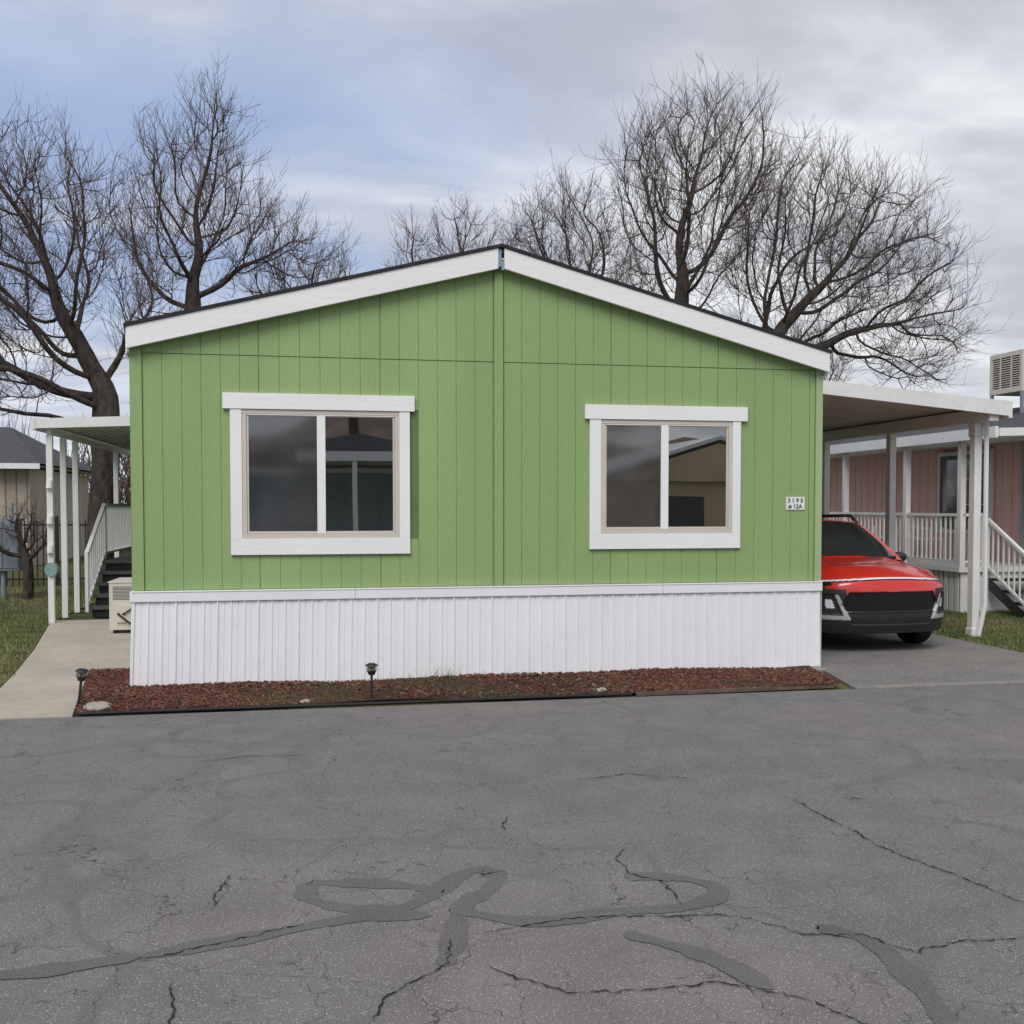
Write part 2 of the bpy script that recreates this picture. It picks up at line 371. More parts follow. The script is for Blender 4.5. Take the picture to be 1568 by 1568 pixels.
b.build("front_siding",m_green,H)
b=B()
b.box(3.672,3.768,-.028,-.0045,.985,4.30); b.box(.0,.108,-.02,.011,.985,3.44)
b.build("green_battens",m_green,H,.003)
b=B(); b.box(7.36,7.44,-.022,.03,.985,3.40); b.build("corner_trim",m_greenl,H,.003)
b=B()
yy=.0
b.box(-.004,.019,.012,LEN,.985,3.50); b.box(WX-.019,WX+.004,.031,LEN,.985,3.45)
while yy<LEN-.3:
    b.box(-.012,-.005,yy+.01,yy+.20,.99,3.49); b.box(WX+.005,WX+.012,yy+.04,yy+.235,.99,3.44); yy+=.2035
b.build("side_siding",m_green,H)
def slopeboard(bd,x0,x1,ztop,h,y0,y1,m=0):
    bd.prism([(x0,ztop(x0)-h),(x1,ztop(x1)-h),(x1,ztop(x1)),(x0,ztop(x0))],y0,y1,m)
b=B()
slopeboard(b,XL,XP-.035,rtop,.215,-.12,-.085); slopeboard(b,XP+.03,XR,rtop,.215,-.12,-.085)
b.build("rake_fascia",m_white,H,.004)
b=B(); b.box(XP-.033,XP+.0,-.108,-.082,ZP-.20,ZP-.02); b.box(XP+.0,XP+.028,-.116,-.09,ZP-.235,ZP-.14)
b.build("ridge_cap_trim",mat("ridge_metal",(.25,.35,.42),.5),H)
b=B()
for x0,x1 in ((XL+.01,XP),(XP,XR-.01)): b.prism([(x0,rtop(x0)-.115),(x1,rtop(x1)-.115),(x1,rtop(x1)-.10),(x0,rtop(x0)-.10)],-.084,-.007)
b.build("rake_soffit",m_whitev,H)
b=B()
for x0,x1 in ((XL-.02,XP),(XP,XR+.02)): b.prism([(x0,rtop(x0)+.002),(x1,rtop(x1)+.002),(x1,rtop(x1)+.035),(x0,rtop(x0)+.035)],-.135,-.09)
b.build("roof_edge",m_black,H)
b=B()
for x0,x1 in ((XL-.02,XP),(XP,XR+.02)): b.prism([(x0,rtop(x0)-.05),(x1,rtop(x1)-.05),(x1,rtop(x1)+.03),(x0,rtop(x0)+.03)],-.088,LEN+.1)
b.build("roof",m_shing,H)
b=B(); b.box(XL-.01,XL+.02,-.08,LEN,3.36,3.54); b.box(XR-.02,XR+.01,-.08,LEN,3.31,3.49); b.build("side_fascia",m_whitev,H)
b=B()
prof=[]; xx=0.0
period=.1345
kk=0
while xx<7.40:
    d=.011 if kk%3 else .016
    prof+=[(xx,0),(xx+.006,-d),(xx+.018,-d),(xx+.024,0),(xx+.078,0),(xx+.081,.006),(xx+.088,.006),(xx+.091,0)]; xx+=period; kk+=1
prof=[p for p in prof if p[0]<7.43]+[(7.43,0)]
def sk(pts,fn):
    o=[fn(p,0) for p in pts]+[fn(p,1) for p in pts]; n_=len(pts)
    b.add(o,[(i,i+1,i+1+n_,i+n_) for i in range(n_-1)])
sk(prof,lambda p,t:(p[0]-.03*(1-t) if p[0]<.05 else p[0]-.02*(1-t)*(1-p[0]/7.4),-.02+p[1]-.035*(1-t)*(1-.4*p[0]/7.4),-.02 if t==0 else .885))
sp=[(q[0]*2.1,q[1]) for q in prof if q[0]*2.1<LEN]
sk(sp[::-1],lambda p,t:(-.03*(1-t)+p[1],p[0]-.02,-.02 if t==0 else .885))
sk(sp,lambda p,t:(WX-p[1],p[0]-.02,-.02 if t==0 else .885))
b.build("skirting_panels",m_skirt,H)
b=B()
for x0,x1 in ((-.012,2.20),(2.203,5.55),(5.553,WX+.006)):
    b.box(x0,x1,-.046,.0045,.872,.966); b.box(x0,x1,-.052,-.010,.9665,.981)
b.box(-.03,-.013,-.03,LEN,.872,.975); b.box(WX+.013,WX+.03,.0,LEN,.872,.975)
b.build("skirting_rail",m_skirt,H,.004)
b=B(); b.box(.02,WX-.02,.0065,LEN-.02,-.1,.899); b.build("foundation",m_rub,H)
b=B(); b.slab([(6.6,-.32),(7.1,-.38),(7.40,-.28),(7.42,-.03),(6.5,-.05)],-.05,.016); b.build("concrete_footing",m_kerb,H,.006)

def window(par,x0,x1,z0,z1,mx0,mx1,hx0,hx1,sx0,sx1,hz0,hz1,bz0,bz1):
    W=empty("window"); W.parent=par
    b=B(); b.box(hx0,hx1,-.042,-.002,hz0,hz1); b.box(sx0,sx1,-.034,-.0015,bz0,bz1); b.build("casing_horizontal",m_white,W,.003)
    b=B(); b.box(sx0,x0,-.032,-.0015,bz1+.001,hz0-.001); b.box(x1,sx1,-.032,-.0015,bz1+.001,hz0-.001); b.build("casing_vertical",m_whitev,W,.003)
    b=B(); t=.045
    zz0=bz1+.001; zz1=hz0-.001
    b.box(x0+.001,x1-.001,-.024,.004,zz1-t,zz1); b.box(x0+.001,x1-.001,-.026,.004,zz0,zz0+t+.005)
    b.box(x0+.001,x0+t,-.022,.004,zz0+t+.006,zz1-t-.001); b.box(x1-t,x1-.001,-.022,.004,zz0+t+.006,zz1-t-.001)
    t2=t+.022
    for a_,c_ in ((x0+t+.002,mx0-.001),(mx1+.001,x1-t-.002)):
        b.box(a_,c_,-.012,.004,zz1-t2,zz1-t-.002); b.box(a_,c_,-.012,.004,zz0+t+.007,zz0+t2+.006)
    b.box(x0+t+.002,x0+t2,-.0115,.004,zz0+t2+.007,zz1-t2-.001); b.box(x1-t2,x1-t-.002,-.0115,.004,zz0+t2+.007,zz1-t2-.001)
    b.build("frame",m_frame,W,.002)
    b=B(); b.box(mx0,mx1,-.020,.003,zz0+t+.007,zz1-t-.001); b.box(x0+t+.004,x1-t-.004,-.0215,-.0205,zz1-t-.012,zz1-t-.003)
    b.build("mullion",m_whitev,W,.003)
    b=B(); b.box(x0+t,mx0+.01,-.004,.0005,zz0+t,zz1-t); b.build("screened_pane",m_screen,W)
    b=B(); b.box(mx1-.01,x1-t,-.001,.004,zz0+t,zz1-t); b.build("pane",m_glass,W)
window(H,1.07,2.665,1.51,2.80,1.82,1.905,.885,2.825,.955,2.775,2.82,2.98,1.335,1.50)
window(H,4.845,6.36,1.54,2.75,5.53,5.615,4.665,6.53,4.72,6.455,2.775,2.93,1.365,1.53)
b=B(); b.box(7.01,7.235,-.012,-.0015,1.79,1.935); S=b.build("address_sign",m_sign,None,.003)
def text(s,x,z,size,par):
    c=bpy.data.curves.new("t","FONT"); c.body=s; c.size=size; c.align_x='CENTER'; c.extrude=.0008; c.offset=.0012
    o=bpy.data.objects.new("t",c); col.objects.link(o)
    dg=bpy.context.evaluated_depsgraph_get(); me=bpy.data.meshes.new_from_object(o.evaluated_get(dg)); bpy.data.objects.remove(o)
    me.materials.clear(); me.materials.append(m_text)
    q=bpy.data.objects.new("number_text",me); q.location=(x,-.0145,z); q.rotation_euler=(math.pi/2,0,0); col.objects.link(q); q.parent=par
text("3 1 9 5",7.12,1.875,.066,S); text("# 12A",7.12,1.807,.066,S)

# ------------------------------------------------------------------ solar path lights
def solar(x,y,lean=0):
    e=empty("solar_path_light",(x,y,0)); e.rotation_euler=(0,lean,0)
    b=B(); b.tube((0,0,-.05),(0,0,.25),.012,0,8); b.tube((0,0,.25),(0,0,.29),.03,0,14,.045); b.tube((0,0,.335),(0,0,.35),.062,0,14,.05)
    b.tube((0,0,.35),(0,0,.358),.045,0,4,.045)
    b.tube((0,0,.29),(0,0,.335),.036,1,12)
    for i in range(4):
        a=i*math.pi/2; b.tube((.042*math.cos(a),.042*math.sin(a),.285),(.042*math.cos(a),.042*math.sin(a),.337),.004,0,5)
    b.build("lamp",[m_dark,mat("lamp_clear",(.25,.22,.17),.2)],e)
solar(2.31,-1.12); solar(-.33,-.95,.12)
def stone(x,y,r,name="stone"):
    b=B(); b.grid(lambda u,v:(r*math.cos(2*math.pi*u)*math.sin(math.pi*v)*(1.2+.2*math.sin(5*u)), r*.8*math.sin(2*math.pi*u)*math.sin(math.pi*v), .02+r*.5*math.cos(math.pi*v)*(1+.2*math.sin(9*u))),14,8)
    b.build(name,m_stone,None,smooth=True,loc=(x,y,0))
stone(1.7,-1.16,.05); stone(4.55,-1.12,.06); stone(-.12,-1.12,.11); stone(-.2,-1.0,.07)

# ------------------------------------------------------------------ porch on the left
Pc=empty("porch_awning")
b=B()
def ptz(x): return 3.14+.045*(x+2.38)
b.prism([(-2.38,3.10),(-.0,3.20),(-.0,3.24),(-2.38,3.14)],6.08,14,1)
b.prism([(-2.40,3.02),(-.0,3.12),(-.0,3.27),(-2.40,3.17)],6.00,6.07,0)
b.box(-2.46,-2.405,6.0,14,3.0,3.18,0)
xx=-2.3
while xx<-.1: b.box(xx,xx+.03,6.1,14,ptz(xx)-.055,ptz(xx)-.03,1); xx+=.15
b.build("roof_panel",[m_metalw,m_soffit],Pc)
b=B()
for y in (6.18,7.05,7.9,11.5):
    b.box(-2.29,-2.20,y-.045,y+.045,.0,2.935)
b.box(-2.28,-2.21,6.14,13.8,2.94,3.02)
b.build("posts",m_metalw,Pc,.004)
b=B()
for z in (1.1,1.55,2.1): b.tube((-2.24,6.1,z),(-2.24,6.12,z+.12),.05,0,8)
b.tube((-2.24,6.1,.85),(-2.22,6.16,.85),.11,1,12)
b.build("hanging_decorations",[m_metalw,mat("teal_glass",(.2,.3,.28),.3)],Pc)
St=empty("porch_steps")
b=B()
for i in range(5):
    y=6.95+.28*i; z=.175*(i+1)
    b.box(-1.85,-.05,y,y+.27,z-.045,z,0); b.box(-1.82,-.06,y+.04,y+.27,z-.175,z-.05,1)
b.box(-1.85,-.05,8.36,12,.83,.875,0); b.box(-1.83,-.06,8.4,12,.0,.82,1)
b.build("treads",[mat("tread_gray",(.09,.09,.09),.8,.2,5),m_rub],St)
b=B()
def rail(bd,p0,p1,h,n,th=.05,hb_=.1):
    p0=Vector(p0);p1=Vector(p1); up=Vector((0,0,1))
    bd.beam(p0+up*h,p1+up*h,.06,.05); bd.beam(p0+up*hb_,p1+up*hb_,.04,.04)
    for i in range(n+1):
        q=p0.lerp(p1,i/n); w=th if i in (0,n) else .025
        bd.beam(q+up*(.0 if i in (0,n) else hb_),q+up*(h+(.03 if i in (0,n) else 0)),w,w)
rail(b,(-1.88,6.9,.10),(-1.88,8.35,.9),.95,9); rail(b,(-1.88,8.4,.9),(-1.88,12,.9),.95,24)
b.build("railing",m_metalw,St)
b=B(); b.box(-1.86,-.06,11.95,12.0,0,3.0); b.build("back_panel",mat("porch_panel_gray",(.15,.14,.13),.8),St)  # upright panel in plain dark warm gray across the far end of the porch

# mini split unit
U=empty("heat_pump_unit",(-1.09,4.53,0))
b=B(); b.box(0,.36,0,.86,.07,.74,0); b.box(-.012,.372,-.012,.872,.74,.76,0)
b.box(.03,.09,.1,.2,.017,.07,1); b.box(.27,.33,.1,.2,.017,.07,1); b.box(.03,.09,.66,.76,.017,.07,1)
b.box(.10,.32,-.03,-.001,.18,.42,0); b.tube((.13,-.05,.3),(.13,-.001,.3),.018,2,8); b.tube((.2,-.05,.3),(.2,-.001,.3),.018,2,8)
for i in range(10): b.box(.05,.31,-.004,-.0005,.5+.02*i,.508+.02*i,1)
for i in range(9):
    r=.03+.028*i
    for k in range(24):
        a0=2*math.pi*k/24;a1=2*math.pi*(k+1)/24
        b.tube((-.008,.36+r*math.cos(a0),.41+r*math.sin(a0)),(-.008,.36+r*math.cos(a1),.41+r*math.sin(a1)),.004,1,4)
b.tube((.13,-.05,.3),(.3,-.07,.16),.014,2,6); b.tube((.3,-.07,.16),(.55,-.02,.3),.014,2,6); b.tube((.2,-.05,.3),(.5,-.06,.5),.012,2,6)
b.build("casing",[m_acbeige,m_dark,m_rub],U,.004)

Ub=empty("utility_box",(-4.25,10.9,0))
b=B(); b.box(-.35,.28,0,.25,.55,1.58); b.box(-.33,-.03,-.02,-.001,.6,1.53); b.box(0,.26,-.02,-.001,.6,1.53); b.tube((-.05,.12,0),(-.05,.12,.55),.05); b.tube((.13,.12,1.58),(.13,.12,1.9),.03)
b.tube((-.18,-.08,1.3),(-.18,-.021,1.3),.08,0,16)
b.build("cabinet",m_gray,Ub,.006)
F_=empty("metal_fence")
b=B(); x=-16
while x<-2.5:
    b.box(x,x+.025,14.0,14.025,0,1.5); x+=.13
b.box(-16,-2.5,13.99,14.035,1.38,1.42); b.box(-16,-2.5,13.99,14.035,.15,.19)
x=-16
while x<-2.5: b.box(x-.03,x+.04,13.98,14.05,0,1.6); x+=2.4
b.build("pickets",m_rub,F_)

Bh=empty("beige_house")
b=B(); b.box(-22,-6.6,22,30,0,2.95,0)
x=-22
while x<-6.6: b.box(x,x+.03,21.98,22.0,0,2.95,2); x+=.3
b.box(-22,-6.2,21.5,21.55,2.92,3.08,3)
b.add([(-22.3,21.5,3.08),(-6.2,21.5,3.08),(-8.2,26,4.45),(-22.3,26,4.45),(-6.2,30.5,3.08),(-22.3,30.5,3.08)],[(0,1,2,3),(1,4,2),(3,2,4,5)],1)
b.add([(-22.3,21.5,3.02),(-6.2,21.5,3.02),(-6.2,30.5,3.02),(-22.3,30.5,3.02)],[(3,2,1,0)],3)
b.build("walls_and_roof",[m_beige,m_shing,mat("beige_groove",(.25,.21,.17),.9),m_whitev],Bh)
b=B(); b.box(-13.5,-12,21.95,21.99,1.2,2.3); b.build("window",m_glass,Bh)

# ------------------------------------------------------------------ carport on the right
Cp=empty("carport")
def cz(x): return 3.545-.080*(x-7.45)
b=B()
b.prism([(7.46,cz(7.46)-.17),(11.05,cz(11.05)-.20),(11.05,cz(11.05)),(7.46,cz(7.46))],1.66,1.71,0)
b.prism([(7.46,cz(7.46)-.03),(11.05,cz(11.05)-.03),(11.05,cz(11.05)-.004),(7.46,cz(7.46)-.004)],1.712,8.9,1)
b.prism([(11.051,3.03),(11.10,3.03),(11.10,3.25),(11.051,3.25)],1.66,8.95,0)
b.prism([(7.46,cz(7.46)-.17),(11.05,cz(11.05)-.20),(11.05,cz(11.05)),(7.46,cz(7.46))],8.901,8.95,0)
y=1.78
while y<8.9:
    b.prism([(7.47,cz(7.47)-.075),(11.04,cz(11.04)-.075),(11.04,cz(11.04)-.031),(7.47,cz(7.47)-.031)],y,y+.025,1)
    b.prism([(7.47,cz(7.47)-.080),(11.04,cz(11.04)-.080),(11.04,cz(11.04)-.0755),(7.47,cz(7.47)-.0755)],y,y+.09,1); y+=.2
b.build("roof_panel",[m_metalw,m_soffit],Cp)
b=B(); b.box(10.80,10.94,1.72,8.9,2.99,3.17); 
for y in (2.05,4.2,6.35,8.6): b.box(10.815,10.925,y,y+.12,.0,2.99)
for y in (2.05,): 
    b.box(10.80,10.94,y-.015,y+.135,.0,.12)
    b.box(10.80,10.94,y-.012,y+.132,2.80,2.988)
b.build("posts_and_beam",m_metalw,Cp,.006)
b=B(); b.box(7.46,7.50,.2,8.9,3.20,3.35)
b.tube((10.87,2.0,.0),(10.95,1.97,.45),.035,0,8); b.tube((10.95,1.97,.45),(10.955,2.0,3.0),.032,0,8)
b.build("ledger_and_downspout",m_metalw,Cp)

# ------------------------------------------------------------------ neighbour (pink)
N_=empty("pink_house")
b=B(); b.box(14.6,21.5,3.5,24,.7,3.12,0); b.box(14.62,21.4,3.6,23.9,0,.7,1)
y=3.6
while y<24: b.box(14.594,14.599,y,y+.02,.7,3.1,2); y+=.3
b.build("walls",[m_pink,m_rub,mat("pink_groove",(.75,.46,.40),.8)],N_)
b=B()
b.add([(14.2,3.2,3.12),(14.2,24.3,3.12),(18.05,24.3,4.15),(18.05,3.2,4.15),(21.9,24.3,3.12),(21.9,3.2,3.12)],[(0,3,2,1),(3,5,4,2)],0)
b.add([(14.2,3.2,3.08),(14.2,24.3,3.08),(21.9,24.3,3.08),(21.9,3.2,3.08)],[(0,1,2,3)],0)
b.add([(14.6,3.5,3.12),(21.5,3.5,3.12),(18.05,3.5,4.1)],[(0,1,2)],1)
b.build("roof",[m_shing,m_pink],N_)
b=B(); b.box(14.14,14.2,3.2,24.3,3.0,3.14); b.build("eave_fascia",m_metalw,N_)
b=B()
b.prism([(12.45,3.02),(14.13,3.08),(14.13,3.11),(12.45,3.05)],3.8,14,0); b.box(12.40,12.449,3.8,14,2.92,3.10,0); b.prism([(12.45,2.94),(14.13,3.0),(14.13,3.12),(12.45,3.07)],3.75,3.799,0)
for y in (4.95,6.6,8.85,11.3,13.8): b.box(12.56,12.66,y-.05,y+.05,.78,3.0,0)
b.build("porch_roof",m_metalw,N_)
b=B(); b.box(12.55,14.58,4.9,14.2,.70,.78,0); b.box(12.62,14.5,4.98,14.1,0,.70,1)
y=5
while y<14: b.box(12.605,12.619,y,y+.11,0.0,.69,0); y+=.15
b.box(12.62,14.5,4.955,4.979,0,.69,0)
b.build("deck",[m_metalw,m_gray],N_)
b=B(); rail(b,(12.6,4.95,.78),(12.6,14,.78),.9,64); rail(b,(12.62,4.93,.78),(13.0,4.93,.78),.9,3)
rail(b,(13.05,4.85,.70),(13.05,3.75,.05),.9,8); rail(b,(14.35,4.85,.70),(14.35,3.75,.05),.9,8)
b.build("railing",m_metalw,N_)
b=B()
for i in range(4):
    y=4.85-.27*(i+1); z=.78-.18*(i+1); b.box(13.1,14.3,y,y+.27,z-.04,z,0)
b.add([(13.08,4.85,.62),(13.08,3.75,-.0),(13.08,4.1,.0),(13.08,4.85,.40)],[(0,1,2,3)],0)
b.build("stairs",m_dark,N_)
b=B(); b.box(14.55,14.585,6.9,8.5,1.35,2.85); b.build("window_pane",m_screen,N_)
b=B()
for (y0,y1,z0,z1) in ((6.82,8.58,2.851,2.93),(6.82,8.58,1.27,1.349),(6.82,6.899,1.35,2.85),(8.501,8.58,1.35,2.85),(7.66,7.74,1.35,2.85)): b.box(14.53,14.584,y0,y1,z0,z1)
for z in (1.85,2.35): b.box(14.54,14.549,6.9,7.66,z,z+.02)
b.build("window_frame",m_whitev,N_)
b=B(); b.box(14.555,14.586,5.0,5.95,.80,2.85); b.build("door",m_door,N_)
b=B(); b.box(14.54,14.586,4.9,4.99,.79,2.95); b.box(14.54,14.586,5.96,6.05,.79,2.95); b.box(14.54,14.586,4.991,5.959,2.86,2.95); b.box(14.53,14.586,5.15,5.8,1.75,2.65,); b.build("door_frame",m_door,N_)
A_=empty("rooftop_evaporative_cooler")
b=B(); x0,x1,y0,y1,z0,z1=16.95,18.1,9.2,10.3,4.35,5.25
b.box(x0,x1,y0,y1,z0,z0+.12,0); b.box(x0,x1,y0,y1,z1-.1,z1,0)
for (xa,ya) in ((x0,y0),(x1-.08,y0),(x0,y1-.08),(x1-.08,y1-.08)): b.box(xa,xa+.08,ya,ya+.08,z0+.121,z1-.101,0); b.box(xa,xa+.06,ya,ya+.06,3.6,z0-.001,1)
b.box(x0+.06,x1-.06,y0+.06,y1-.06,z0+.1,z1-.09,2)
zz=z0+.15
while zz<z1-.12:
    b.box(x0+.081,x1-.081,y0+.01,y0+.03,zz,zz+.02,0); b.box(x0+.01,x0+.03,y0+.081,y1-.081,zz,zz+.02,0); zz+=.05
for k in (1,2): 
    xx=x0+(x1-x0)*k/3; b.box(xx-.02,xx+.02,y0+.0,y0+.009,z0+.12,z1-.1,0)
    yy=y0+(y1-y0)*k/3; b.box(x0+.0,x0+.009,yy-.02,yy+.02,z0+.12,z1-.1,0)
b.build("cabinet",[m_acbeige,m_gray,m_dark],A_)
def chair(x,y,z,rz):
    e=empty("patio_chair",(x,y,z),rz)
    b=B(); b.box(-.24,.24,-.24,.24,.40,.43)
    for a,c in ((-.22,-.22),(.22,-.22),(-.22,.22),(.22,.22)): b.beam((a,c,0),(a*.95,c*.95,.42 if c<0 else .85),.03,.03)
    for i in range(5): b.beam((-.16+.08*i,.22,.43),(-.16+.08*i,.26,.85),.03,.012)
    b.beam((-.22,.25,.86),(.22,.25,.86),.03,.05); b.beam((-.23,-.22,.62),(-.23,.22,.62),.04,.03); b.beam((.23,-.22,.62),(.23,.22,.62),.04,.03)
    b.beam((-.23,-.22,.42),(-.23,-.22,.62),.03,.03); b.beam((.23,-.22,.42),(.23,-.22,.62),.03,.03)
    b.build("frame",m_metalw,e)
chair(13.5,7.3,.78,.4); chair(13.4,8.6,.78,-.6)

# ------------------------------------------------------------------ car
Car=empty("parked_car",(8.83,.76,.004))
XW=.905
def ztop(x): return 1.02-.11*(abs(x)/.9)**2.6
def pod(x,z):
    ax=abs(x); zz=(z-.42)/.31
    if not 0<=zz<=1: return None
    a0=.54+.15*zz; a1=.845
    if a0<ax<a1: return ((ax-a0)/(a1-a0),zz)
    return None
def grl(x,z): return .36<z<.765 and abs(x)<.66-.55*abs(z-.60)
def fy(x,z):
    q=abs(x)/XW
    y=.07*q**2+.27*q**5
    zt=ztop(x)
    y+=.10*max(0,(z-.74)/.30)**1.6
    t=max(0,(z-(zt-.13))/.13); y+=.17*t**2.0
    t=max(0,(.45-z)/.2); y+=.06*t**1.5
    if grl(x,z): y+=.035 if z>.52 else .015
    p=pod(x,z)
    if p and p[0]>.28 and p[1]>.22: y+=.025
    return y
def fm(u,v):
    x=(u*2-1)*XW; z=.25+v*(ztop(x)-.25); ax=abs(x)
    lz=.925-.050*(ax/.9)**2
    if lz<z<lz+.017 and ax<.88: return 4
    if lz-.016<z<=lz and ax<.88: return 1
    if ax>.74 and lz-.05<z<lz-.01: return 1
    p=pod(x,z)
    if p:
        if p[0]<.24 or p[1]<.17: return 3
        if .45<p[0]<.80 and .45<p[1]<.80: return 5
        return 2
    if grl(x,z): return 1 if z>.50 else 2
    if z<.44: return 2
    if ax>.60 and z<.80: return 2
    if ax>.80 and z<.84: return 2
    return 0
b=B(); b.grid(lambda u,v:((u*2-1)*XW, fy((u*2-1)*XW,.25+v*(ztop((u*2-1)*XW)-.25)), .25+v*(ztop((u*2-1)*XW)-.25)),180,130,0,fm)
b.build("front_fascia",[m_red,m_blackgl,m_dark,m_silver,m_lamp,m_lamp],Car,smooth=True)
b=B(); b.box(-.05,.05,.024,.036,.835,.862); b.build("emblem",m_silver,Car,.003)
st=[(.37,.898,.29,.87,.905),(.5,.912,.26,.92,.98),(.9,.915,.24,.97,1.07),(1.25,.915,.24,1.0,1.12),(2.0,.915,.24,1.02,1.06),(3.2,.915,.24,1.03,1.07),(3.9,.90,.26,1.05,1.09),(4.2,.86,.30,1.0,1.07),(4.33,.80,.36,.95,1.0)]
def interp(y):
    for a,c in zip(st[:-1],st[1:]):
        if y<=c[0]: 
            t=(y-a[0])/(c[0]-a[0]); return [a[i]*(1-t)+c[i]*t for i in range(5)]
    return list(st[-1])
def bodypt(u,v):
    y=.37+(4.33-.37)*v; _,w,zb,zs,zt=interp(y)
    pr=[(-.0,zb),(-.80,zb),(-.96,zb+.07),(-1,.55),(-.995,.75),(-.985,zs-.04),(-.95,zs),(-.86,zs+.6*(zt-zs)),(-.6,zs+.9*(zt-zs)),(-.3,zt),(0,zt+.0)]
    pr=pr+[(-p[0],p[1]) for p in pr[::-1][1:]]
    t=u*(len(pr)-1); i=min(int(t),len(pr)-2); f=t-i
    x=(pr[i][0]*(1-f)+pr[i+1][0]*f)*w; z=pr[i][1]*(1-f)+pr[i+1][1]*f
    return (x,y,z)
def bm(u,v):
    x,y,z=bodypt(u,v)
    if z<.42: return 1
    for wy in (.86,3.52):
        if (y-wy)**2+(z-.35)**2<.45**2 and abs(x)>.7: return 1
    return 0
b=B(); b.grid(bodypt,40,100,0,bm)
b.build("body",[m_red,m_dark],Car,smooth=True)
def hz1(q): return 1.085-.10*q**2.6
def hz2(q): return 1.15-.08*q**2.4
def crease(q): return .022*math.exp(-((q-.60)/.07)**2)
b=B(); b.grid(lambda u,v:((u*2-1)*.90, fy((u*2-1)*XW,ztop((u*2-1)*XW))*(1-v)+.66*v, (ztop((u*2-1)*XW)-.002)*(1-v)+hz1(abs(u*2-1))*v+.018*math.sin(v*math.pi)+crease(abs(u*2-1))*v),60,10)
b.grid(lambda u,v:((u*2-1)*.87, .66+.62*v, hz1(abs(u*2-1))*(1-v)+hz2(abs(u*2-1))*v+.01*math.sin(v*math.pi)+crease(abs(u*2-1))),60,8)
b.build("bonnet",m_red,Car,smooth=True)
def bil(c,u,v,bulge=0,nrm=(0,0,0)):
    p=[Vector(q) for q in c]; r=(p[0]*(1-u)+p[1]*u)*(1-v)+(p[3]*(1-u)+p[2]*u)*v
    k=4*u*(1-u)*bulge+4*v*(1-v)*bulge*.4
    return r+Vector(nrm)*k
def patch(bd,c,nrm,bulge,u0=0,u1=1,v0=0,v1=1,off=0,m=0):
    bd.grid(lambda u,v: tuple(bil(c,u0+(u1-u0)*u,v0+(v1-v0)*v,bulge,nrm)+Vector(nrm)*off),12,8,m)
ws=[(-.83,1.18,1.09),(.83,1.18,1.09),(.63,1.98,1.58),(-.63,1.98,1.58)]
rf=[(-.63,1.98,1.58),(.63,1.98,1.58),(.58,3.95,1.54),(-.58,3.95,1.54)]
sl=[(-.88,1.18,1.03),(-.86,4.2,1.06),(-.58,3.95,1.54),(-.63,1.98,1.58)]
sr=[(.86,4.2,1.06),(.88,1.18,1.03),(.63,1.98,1.58),(.58,3.95,1.54)]
bk=[(.84,4.28,1.02),(-.84,4.28,1.02),(-.58,3.95,1.54),(.58,3.95,1.54)]
b=B(); patch(b,ws,(0,-.5,.86),.06); patch(b,rf,(0,0,1),.035); patch(b,sl,(-1,0,.3),.02); patch(b,sr,(1,0,.3),.02); patch(b,bk,(0,1,.4),.04)
b.build("cabin",m_red,Car,smooth=True)
b=B(); patch(b,ws,(0,-.5,.86),.06,.055,.945,.03,.95,.008); patch(b,sl,(-1,0,.3),.02,.06,.93,.12,.86,.008); patch(b,sr,(1,0,.3),.02,.07,.94,.12,.86,.008); patch(b,bk,(0,1,.4),.04,.08,.92,.2,.9,.008)
b.build("glass",m_cglass,Car,smooth=True)
b=B()
for s in (-1,1):
    b.beam((s*.90,2.35,1.05),(s*.64,2.50,1.50),.05,.02); b.beam((s*.895,3.2,1.06),(s*.63,3.2,1.50),.07,.02)
    b.tube((s*.59,2.15,1.69),(s*.56,3.8,1.66),.022,0,8); b.tube((s*.59,2.15,1.69),(s*.60,1.98,1.59),.022,0,8); b.tube((s*.56,3.8,1.66),(s*.57,3.9,1.54),.018,0,8); b.tube((s*.58,3.0,1.68),(s*.58,3.0,1.56),.018,0,8)
b.tube((-.45,1.17,1.155),(.20,1.26,1.195),.010,0,6); b.tube((.15,1.17,1.155),(.62,1.27,1.165),.010,0,6)
b.tube((-.72,1.17,1.115),(.72,1.17,1.13),.022,0,6)
b.build("roof_rails_and_pillars",m_dark,Car,smooth=True)
for s in (-1,1):
    b=B(); b.grid(lambda u,v:(s*(.985)+.105*math.cos(2*math.pi*u)*math.sin(math.pi*v), 1.50+.07*math.cos(math.pi*v), 1.12+.07*math.sin(2*math.pi*u)*math.sin(math.pi*v)),16,10,0)
    b.tube((s*.86,1.50,1.05),(s*.97,1.50,1.08),.022,0,8)
    b.build("mirror",[m_dark],Car,smooth=True)
